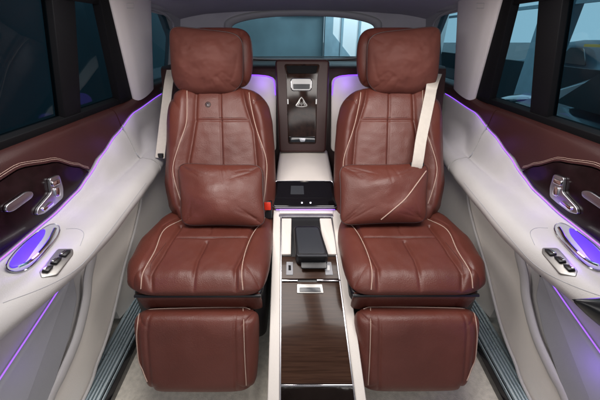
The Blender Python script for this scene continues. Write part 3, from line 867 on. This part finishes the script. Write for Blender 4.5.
# window: frame and panes on the leaning plane
def W(y, z, off=0): return V((wall_x(z), y, z))+WN*off
ZT = 1.215
def up_to(a, b):          # line through two picture positions continued to belt / roof heights
    A, B_ = wp_(*a), wp_(*b)
    f_ = lambda z: A.y+(B_.y-A.y)*(z-A.z)/(B_.z-A.z)
    return f_
fd0 = up_to((64, 126), (50, 0)); fd1 = up_to((80, 119), (73, 0)); fr0 = up_to((117, 104), (95, 0)); fr1 = up_to((134, 99), (110, 0))
def wbar(fa, fb, z0, z1, up=.006, t=.03):
    return slab([W(fa(z0), z0), W(fb(z0), z0), W(fb(z1), z1), W(fa(z1), z1)], t, .003, nrm=WN, up=up)
frm = MB()
frm.add(wbar(fd0, fd1, .845, ZT)); frm.add(wbar(fr0, fr1, .845, ZT, .018))
frm.add(slab([W(-.15, .835), W(fr1(.835), .835), W(fr1(.862), .862), W(-.15, .862)], .03, .003, nrm=WN, up=.010))
frm.add(slab([W(-.15, 1.19), W(fr1(1.19), 1.19), W(fr1(ZT), ZT), W(-.15, ZT)], .03, .003, nrm=WN, up=.010))
frm.emit('window_frame', M['seal'], door)
obj('window_glass', *slab([W(-.15, .85), W(fd0(.85)+.01, .85), W(fd0(1.2)+.01, 1.2), W(-.15, 1.2)], .003, 0, nrm=WN, up=-.012), M['tint'], door)
obj('window_glass', *slab([W(fd1(.85)-.01, .85), W(fr0(.85)+.01, .85), W(fr0(1.2)+.01, 1.2), W(fd1(1.2)-.01, 1.2)], .003, 0, nrm=WN, up=-.012), M['tint'], door)
# outer skin behind the trim so the door is solid
obj('outer_skin', *slab([V((-.875, -.15, .05)), V((-.875, YR, .05)), V((-.875, YR, .84)), V((-.875, -.15, .84))], .02, 0, nrm=(1, 0, 0), up=.0), M['carpaint'], door)
door_r = mirror(door, 'right rear door with maroon upper trim and pale armrest, parked car seen through its window')

# ================================================================== REAR QUARTER TRIM + PILLARS + SILL
qt = thing('quarter_trim', 'pale quarter panel behind the left door with violet light line', 'trim panel', (-.78, 1.5, .3), 'rear quarter panels')
upper(YR+.003, 2.17, qt, 'upper_trim')
secs = []
for y in build_side(YR+.005, 1.75, 30):
    zl = zL(y)-.003; zp = interp(zp_tab, y)+.002; k = ss(y, 1.36, 1.62)
    xi = -.660-.04*k
    P = [(-.86, zl), (-.776, zl), (-.768, zl-.004), (-.766, zl-.05), (-.762, max(zp+.045, zl-.10)), (xi-.045, zp+.006), (xi-.022, zp-.004), (xi-.004, zp-.022), (xi, zp-.046), (xi-.010, zp-.068), (xi-.04, zp-.080), (-.735, zp-.095), (-.75, zp-.16), (-.86, zp-.16)]
    P = [(a0+(a1-a0)*ss(y, YR, 1.42), b0_+(b1q-b0_)*ss(y, YR, 1.42)) for (a0, b0_), (a1, b1q) in zip(arm_pts(y), P)]
    pr = [V((a, y, b)) for a, b in P]; secs.append(pr[:1]+cat_rom(pr[1:13], 5)+pr[13:])
obj('armrest_pad', *loft(secs, True, True), M['doorlight'], qt, sharp=50)
obj('ambient_light', *tube([V((XL+.002, y, zL(y))) for y in build_side(YR+.004, 1.70, 24)], .0017, 6), M['led_thin'], qt)
secs = []
for y, xo, z0 in ((.88, -.82, .04), (1.0, -.81, .03), (1.18, -.785, .02), (1.36, -.74, .02), (1.62, -.72, .02)):
    secs.append([V((-.86, y, z0)), V((xo+.03, y, z0)), V((xo+.012, y, .25)), V((xo, y, .50)), V((-.86, y, .53))])
secs2 = [[secs[i][k] for k in range(5)] for i in range(5)]
obj('lower_trim', *loft(secs2, True, True), M['light'], qt, sharp=50)
obj('seam', *tube([V((-.7645, YR, .770)), V((-.764, YR, .72)), V((-.752, YR, .665)), V((-.730, YR, .628))], .0020, 6), M['trimgrey'], qt)
qt_r = mirror(qt, 'pale quarter panel behind the right door with violet light line')

pil = thing('roof_pillar', 'pale cloth covered roof pillar left of the left headrest', 'pillar', (-.78, 1.45, .84), 'roof pillars')
b0, b1_, t0, t1 = wp_(133.5, 101, .02), wp_(151.5, 84, .02), wp_(109.5, 0, .02), wp_(149.5, 0, .02)
def pext(b, t, z):
    return b+(t-b)*((z-b.z)/(t.z-b.z))
secs = []
for k in range(13):
    z = .835+(1.235-.835)*k/12
    A = pext(b0, t0, z); zb = z+.035*(1-k/12); B_ = pext(b1_, t1, zb); m_ = A.lerp(B_, .5)
    o_ = WN
    ya = A.y; yb = B_.y
    pr = [A-o_*.06, A-o_*.005, A+o_*.006, A.lerp(B_, .07)+o_*.016, A.lerp(B_, .20)+o_*.024, m_+o_*.026, A.lerp(B_, .85)+o_*.020, A.lerp(B_, .96)+o_*.012, B_+o_*.002, B_-o_*.06]
    secs.append(pr[:1]+cat_rom(pr[1:9], 4)+pr[9:])
pb = obj('pillar_cover', *loft(secs, True, True), M['pillar'], pil, sharp=50)
T = bvh(pb)
mb = MB()
for l in ([(126.5, 3), (133.5, 3)], [(126.5, 3), (126.8, 8)], [(133.5, 3), (133.8, 8)], [(126.8, 8), (133.8, 8)]):
    mb.add(tube(lay(l, T, .0002, 4), .0007, 5))
mb.emit('embossed_mark', M['trimgrey'], pb)
mirror(pil, 'pale cloth covered roof pillar right of the right headrest')

sill = thing('door_sill', 'ribbed bright metal sill strip at the foot of the left door', 'door sill', (-.71, .6, .02), 'metal door sills')
def sz(y): return 0
secs = []
prof = [(-.765, .0), (-.765, .034)]
x = -.760
ribs = []
for i in range(7):
    ribs += [(x, .034), (x+.001, .038), (x+.007, .038), (x+.008, .034)]; x += .0115
prof = [(-.765, .0), (-.765, .034)]+ribs+[(-.676, .034), (-.670, .024), (-.668, .0)]
secs = [[V((a-(y-.4)*.045*1, y, b)) for a, b in prof] for y in (-.2, .4, .8, 1.0)]
sx_ = lambda a, y: a-(y-.4)*.045
def srib(a0, a1, z, h, m, name):
    return obj(name, *slab([V((sx_(a0, -.2), -.2, z)), V((sx_(a0, 1.0), 1.0, z)), V((sx_(a1, 1.0), 1.0, z)), V((sx_(a1, -.2), -.2, z))], h, min(.0012, h*.4), nrm=(0, 0, 1)), m, sill)
srib(-.766, -.652, .026, .026, M['gloss'], 'sill_base')
for a0, a1 in ((-.764, -.752), (-.745, -.737), (-.731, -.725), (-.719, -.713), (-.707, -.701), (-.695, -.686), (-.676, -.672)):
    srib(a0, a1, .036, .012, M['sillmetal'], 'metal_rib')
mirror(sill, 'ribbed bright metal sill strip at the foot of the right door')

# ================================================================== CABIN SHELL
# floor
vs = []; fs = []; nx, ny = 90, 120
for i in range(nx+1):
    for j in range(ny+1):
        x = -.86+1.72*i/nx; y = -.6+2.3*j/ny
        z = wr((x, y, 0), 5, .004)+wr((x, y, 0), 18, .0015)
        vs.append((x, y, z-.002))
for i in range(nx):
    for j in range(ny):
        a = i*(ny+1)+j; fs.append((a, a+1, a+ny+2, a+ny+1))
obj('floor', *thick([V(v) for v in vs], fs, (0, 0, -.03)), M['carpet'])['kind'] = 'structure'
# headliner
vs = []; fs = []; nx, ny = 60, 60
def hz(x, y): return 1.262-.050*(abs(x)/.70)**3.2-.055*ss(y, 1.55, 2.25)+wr((x, y, 0), 3, .004)
for i in range(nx+1):
    for j in range(ny+1):
        x = -.72+1.44*i/nx; y = -.5+2.62*j/ny; vs.append(V((x, y, hz(x, y))))
for i in range(nx):
    for j in range(ny):
        a = i*(ny+1)+j; fs.append((a, a+1, a+ny+2, a+ny+1))
o = obj('ceiling', *thick(vs, fs, (0, 0, .03)), M['liner']); o['kind'] = 'structure'
# rear window with surround
rw = thing('rear_window', 'wide arched rear window in a grey trim surround', 'window', (0, 2.12, .96))
YW = lambda z: 2.15-(z-.97)*.55
def rwp(x, z, off=0): return V((x, YW(z)-off, z))
inner = []
NI = 72
def superpt(th, hw, z0, z1, p=.42):
    c, s = math.cos(th), math.sin(th)
    x = hw*math.copysign(abs(c)**p, c)
    zc = (z0+z1)/2; z = zc+(z1-z0)/2*math.copysign(abs(s)**p, s)
    if s > 0: z -= .030*(abs(x)/hw)**2.2*s
    return x, z
ths = [2*math.pi*i/NI for i in range(NI)]
rings = []
for hw, z0, z1, off, p in ((.430, .968, 1.196, -.01, .42), (.430, .968, 1.196, .010, .42), (.434, .966, 1.200, .018, .42), (.452, .960, 1.214, .024, .42), (.462, .957, 1.222, .018, .42), (.470, .954, 1.228, .000, .42), (.478, .95, 1.234, .000, .42), (.55, .90, 1.30, .04, .38), (.80, .86, 1.42, .09, .3)):
    rings.append([rwp(*superpt(t, hw, z0, z1, p), off) for t in ths])
vs, fs = loft(rings[:6], True)
obj('window_surround', vs, fs, M['trimgrey'], rw, sharp=60)
vs, fs = loft(rings[5:], True)
obj('outer_trim', vs, fs, M['liner'], rw, sharp=60)
obj('glass', *slab([rwp(*superpt(t, .432, .966, 1.198), -.004) for t in ths], .004, 0), M['tint_rear'], rw)
obj('heater_bar', *tube([rwp(-.43, .976, 0), rwp(.43, .976, 0)], .004, 6), M['tealwall'], rw)
# quarter windows + grey corner trims (part of body side)
qw = thing('quarter_window', 'small dark quarter window between left pillar and left headrest', 'window', (-.78, 1.8, .85), 'quarter windows')
yb0 = b1_.y-.03
obj('glass', *slab([W(1.45, .845), W(1.97, .845), W(1.90, 1.13), W(1.80, 1.19), W(1.45, 1.20)], .003, 0, nrm=WN, up=-.012), M['tint'], qw)
fr2 = [W(1.50, .850, .004), W(1.95, .850, .004), W(1.89, 1.12, .004), W(1.80, 1.18, .004), W(1.66, 1.20, .004), W(1.50, 1.21, .004)]
obj('frame', *tube(cat_rom(fr2, 8), .008, 8), M['trimgrey'], qw)
cq = [W(1.93, .84), W(2.20, .84), W(2.20, 1.25), W(1.45, 1.25), W(1.45, 1.195), W(1.80, 1.185), W(1.89, 1.12)]
vs, fs = slab(cq, .04, 0, nrm=WN, up=.006)
obj('corner_trim', vs, fs, M['trimgrey'], qw)
mirror(qw, 'small brighter quarter window between right headrest and right pillar')
# roof rail trims along the top of the doors
for s in (-1, 1):
    pts = [V((s*.685, y, 1.222)) for y in (-.5, .4, 1.0, 1.4, 1.8, 2.1)]
    o = tag(obj('roof_rail', *tube(pts, .022, 12), M['trimgrey']), ('left' if s < 0 else 'right')+' grey roof rail between headliner and side windows', 'roof rail', 'roof rails')
# reading lamps on the headliner
def lamp(px, py, label):
    y = 1.7; p = None
    d = ray(px, py)
    for _ in range(40):
        t = (hz(p.x, p.y)-CAM.z)/d.z if p else (1.22-CAM.z)/d.z
        p = CAM+d*t
    root = thing('reading_lamp', label, 'lamp', p, 'reading lamps')
    z = p.z-.004
    A = rnd([(p.x-.045, p.y-.05, z), (p.x+.045, p.y-.05, z), (p.x+.045, p.y+.05, z), (p.x-.045, p.y+.05, z)], .018)
    obj('housing', *slab(A, .012, .003, nrm=(0, 0, -1), up=.004), M['black'], root)
    B_ = rnd([(p.x-.030, p.y-.034, z-.006), (p.x+.030, p.y-.034, z-.006), (p.x+.030, p.y+.034, z-.006), (p.x-.030, p.y+.034, z-.006)], .014)
    obj('lens', *slab(B_, .004, .002, nrm=(0, 0, -1), up=.002), M['lens'], root)
lamp(176, -4, 'small reading lamp in the ceiling above the left headrest')
lamp(411, 1, 'small reading lamp in the ceiling above the right headrest')
# corner of the front passenger seat at the right edge of view
fsn = thing('front_seat', 'black corner of a front seat at the lower right edge', 'seat', (.62, .30, .0))
fT = V((.575, .385, .735)); fB = V((1.02, .0, .50)); fU = (fT-fB).normalized(); fN = fU.cross(V((-1, 0, 0))).normalized()
vs, fs = pad(lambda a, b, c: fT.lerp(fB, .5)+V((a, 0, 0))+fU*b+fN*c, lambda u, v: (u*.19, v*.275), .04, .05, 5, lambda a, b, u, v: wr((a, b, 0), 8, .004), 50, 50, k=.12)
obj('backrest_shoulder', vs, fs, M['black'], fsn, sharp=80)
# ================================================================== OUTSIDE
g = obj('ground', *thick([V((-60, -40, -.45)), V((60, -40, -.45)), V((60, 80, -.45)), V((-60, 80, -.45))], [(0, 1, 2, 3)], (0, 0, -.1)), M['ground'], smooth=False)
g['kind'] = 'structure'
bl_ = thing('dark_wall', 'dark teal hall wall outside the left windows', 'wall', (-3.2, 2, -.45))
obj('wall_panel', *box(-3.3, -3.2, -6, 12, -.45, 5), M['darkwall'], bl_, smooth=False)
obj('post', *box(-3.2, -3.1, 2.3, 2.6, -.45, 5), M['seal'], bl_, smooth=False)
rwl = thing('hall_wall', 'teal hall wall seen through the left part of the rear window', 'wall', (-1, 7, -.45))
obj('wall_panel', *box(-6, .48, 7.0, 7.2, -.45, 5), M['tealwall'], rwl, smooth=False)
obj('edge_column', *box(.50, .66, 6.9, 7.2, -.45, 5), M['steel'], rwl, smooth=False)
m = MB()
for z in (1.75,): m.add(box(-6, .48, 6.96, 6.998, z, z+.05))
m.emit('wall_rail', M['steel'], rwl, smooth=False)
obj('blue_sign_band', *box(-.3, .48, 6.95, 6.997, 1.48, 1.74), M['bluepanel'], rwl, smooth=False)
gt = thing('daylight_board', 'white gate for bright daylight, with a diagonal dark panel, at the right of the rear window', 'backdrop', (1.6, 8, -.45))
obj('daylight_leaf', *box(.66, 3.4, 8.0, 8.1, -.45, 1.72), M['whitewall'], gt, smooth=False)  # white board takes the place of bright daylight beyond
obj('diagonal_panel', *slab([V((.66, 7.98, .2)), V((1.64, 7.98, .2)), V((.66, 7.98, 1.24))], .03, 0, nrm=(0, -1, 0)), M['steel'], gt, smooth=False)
m = MB()
for x in (.95, 1.35): m.add(box(x, x+.05, 7.93, 7.97, .5, 1.72))
m.emit('board_bar', M['steel'], gt, smooth=False)
# right side: hall frame, columns, parked car
rh = thing('hall_frame', 'steel hall frame with slanted white beams outside the right window', 'building', (4.5, 2, -.45))
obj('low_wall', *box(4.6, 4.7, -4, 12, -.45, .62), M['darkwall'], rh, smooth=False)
m = MB()
for y in (1.2, 3.0, 4.5, 5.9): m.add(box(4.5, 4.7, y, y+(.7 if y > 5.5 else .12), -.45, 4))
m.emit('column', M['steel'], rh, smooth=False)
obj('slanted_beam', *tube([V((4.2, .9, -.2)), V((4.2, 2.3, 3.4))], .09, 8), M['whitewall'], rh)
obj('slanted_beam', *tube([V((4.2, 2.6, -.2)), V((4.2, 4.2, 3.4))], .09, 8), M['whitewall'], rh)
obj('roof_band', *box(4.4, 4.6, -4, 12, 2.6, 3.2), M['steel'], rh, smooth=False)
m = MB()
for z in (1.55, 2.05): m.add(box(4.55, 4.62, -4, 12, z, z+.06))
m.emit('crossbar', M['steel'], rh, smooth=False)
obj('yellow_rail', *box(4.72, 4.80, 3.2, 5.6, .93, .97), M['yellow'], rh, smooth=False)
def car_at(ox, oy, label, paint):
    pc = thing('parked_car', label, 'car', (ox, oy, -.45), 'parked cars outside')
    prof = [(-1.9, -.20), (-1.98, .10), (-1.95, .28), (-1.7, .45), (-1.0, .56), (-.85, .60), (-.35, .93), (.1, 1.0), (.7, .98), (1.3, .68), (1.45, .62), (1.9, .52), (2.02, .30), (2.0, -.20)]
    prof = [(p.x, p.y) for p in cat_rom([(a, b, 0) for a, b in prof], 3)]
    secs = []
    for t in (-1, -.985, -.93, -.8, -.4, 0, .4, .8, .93, .985, 1):
        secs.append([V((ox+.92*t*(1 if z < .55 else 1-.30*(z-.55)/.45), oy+a*(1-.05*abs(t)**5), z if z < 0 else z*(1-.10*abs(t)**5))) for a, z in prof])
    obj('body', *loft(secs, True, True), paint, pc, sharp=60)
    for wy in (-1.25, 1.3):
        for sx in (-.80, .80):
            w_ = obj('wheel', *slab([V((ox+sx, oy+wy+.32*math.cos(t*math.pi/12), -.13+.32*math.sin(t*math.pi/12))) for t in range(24)], .2, .02, nrm=(-1 if sx < 0 else 1, 0, 0), up=.12), M['seal'], pc)
            obj('rim', *slab([V((ox+sx*1.16, oy+wy+.20*math.cos(t*math.pi/12), -.13+.20*math.sin(t*math.pi/12))) for t in range(24)], .01, .003, nrm=(-1 if sx < 0 else 1, 0, 0), up=.01), M['satin'], w_)
    for a0, a1 in ((-.55, .10), (.16, .95)):
        obj('side_window', *slab(rnd([V((ox-.90, oy+a0, .60)), V((ox-.90, oy+a1, .61)), V((ox-.80, oy+a1-.22*(a0 > 0), .88)), V((ox-.80, oy+a0+.32*(a0 < 0), .88))], .05), .02, 0, nrm=(-1, 0, .3), up=.02), M['gloss'], pc)
car_at(3.0, 1.6, 'dark blue parked car nearest the right window', M['carpaint'])
car_at(6.2, 6.6, 'light parked car farther off behind the low wall', M['steel'])
# ================================================================== LIGHT
w = bpy.data.worlds.new('World'); scene.world = w; w.use_nodes = True
nt = w.node_tree; bg = nt.nodes['Background']
tc = nt.nodes.new('ShaderNodeTexCoord'); vm = nt.nodes.new('ShaderNodeVectorMath'); vm.operation = 'DOT_PRODUCT'
vm.inputs[1].default_value = V((.62, .78, .05)).normalized()
nt.links.new(tc.outputs['Generated'], vm.inputs[0])
cr = nt.nodes.new('ShaderNodeValToRGB')
cr.color_ramp.elements[0].position = .2; cr.color_ramp.elements[0].color = (.20, .22, .25, 1)
cr.color_ramp.elements[1].position = .85; cr.color_ramp.elements[1].color = (.74, .90, 1.0, 1)
nt.links.new(vm.outputs['Value'], cr.inputs['Fac']); nt.links.new(cr.outputs['Color'], bg.inputs[0])
bg.inputs[1].default_value = 1.4
def area(name, loc, to, sx, sy, p, col):
    l = bpy.data.lights.new(name, 'AREA'); l.shape = 'RECTANGLE'; l.size = sx; l.size_y = sy; l.energy = p; l.color = col
    o = bpy.data.objects.new(name, l); COL.objects.link(o); o.location = loc
    o.rotation_euler = (V(to)-V(loc)).to_track_quat('-Z', 'Y').to_euler(); return o
area('windscreen_light', (0, -.55, 1.25), (0, 1.1, .55), 1.3, .5, 8.5, (1, .955, .92))
for s_ in (-1, 1):
    area('overhead_fill', (s_*.36, .76, 1.205), (s_*.36, .86, .3), .50, .42, 7.2, (1, .95, .91))  # unseen lamps added over each seat, split so the lid reflects less
area('hall_fill', (1.6, 6.0, 3.4), (1.5, 8, .9), 1.5, .6, 160, (.95, .98, 1))  # added outside to brighten the white board and the rear wall
area('hall_fill', (-1.5, 5.0, 3.6), (-1.0, 7, .9), 1.5, .6, 60, (.9, .97, 1))  # second added light, aimed at the teal wall
def pt(name, loc, p, col, r=.01):
    l = bpy.data.lights.new(name, 'POINT'); l.energy = p; l.color = col; l.shadow_soft_size = r
    o = bpy.data.objects.new(name, l); COL.objects.link(o); o.location = loc; return o
for s in (-1, 1):
    pt('handle_glow', (s*.70, .62, .625), .20, (.30, .12, 1))
    pt('pocket_glow', (s*.690, .46, .36), .03 if s < 0 else .20, (.28, .12, 1), .05)
    for yy in (.82, .98, 1.14, 1.32): pt('line_glow', (s*.725, yy, zL(yy)+.005), .022, (.30, .12, 1), .03)
    pt('alcove_glow', (s*.215, 1.60, .90), .12, (.28, .10, 1), .03)

scene.render.engine = 'CYCLES'
scene.view_settings.view_transform = 'Standard'; scene.view_settings.look = 'None'
scene.view_settings.exposure = 0; scene.view_settings.gamma = 1
scene.cycles.use_denoising = True
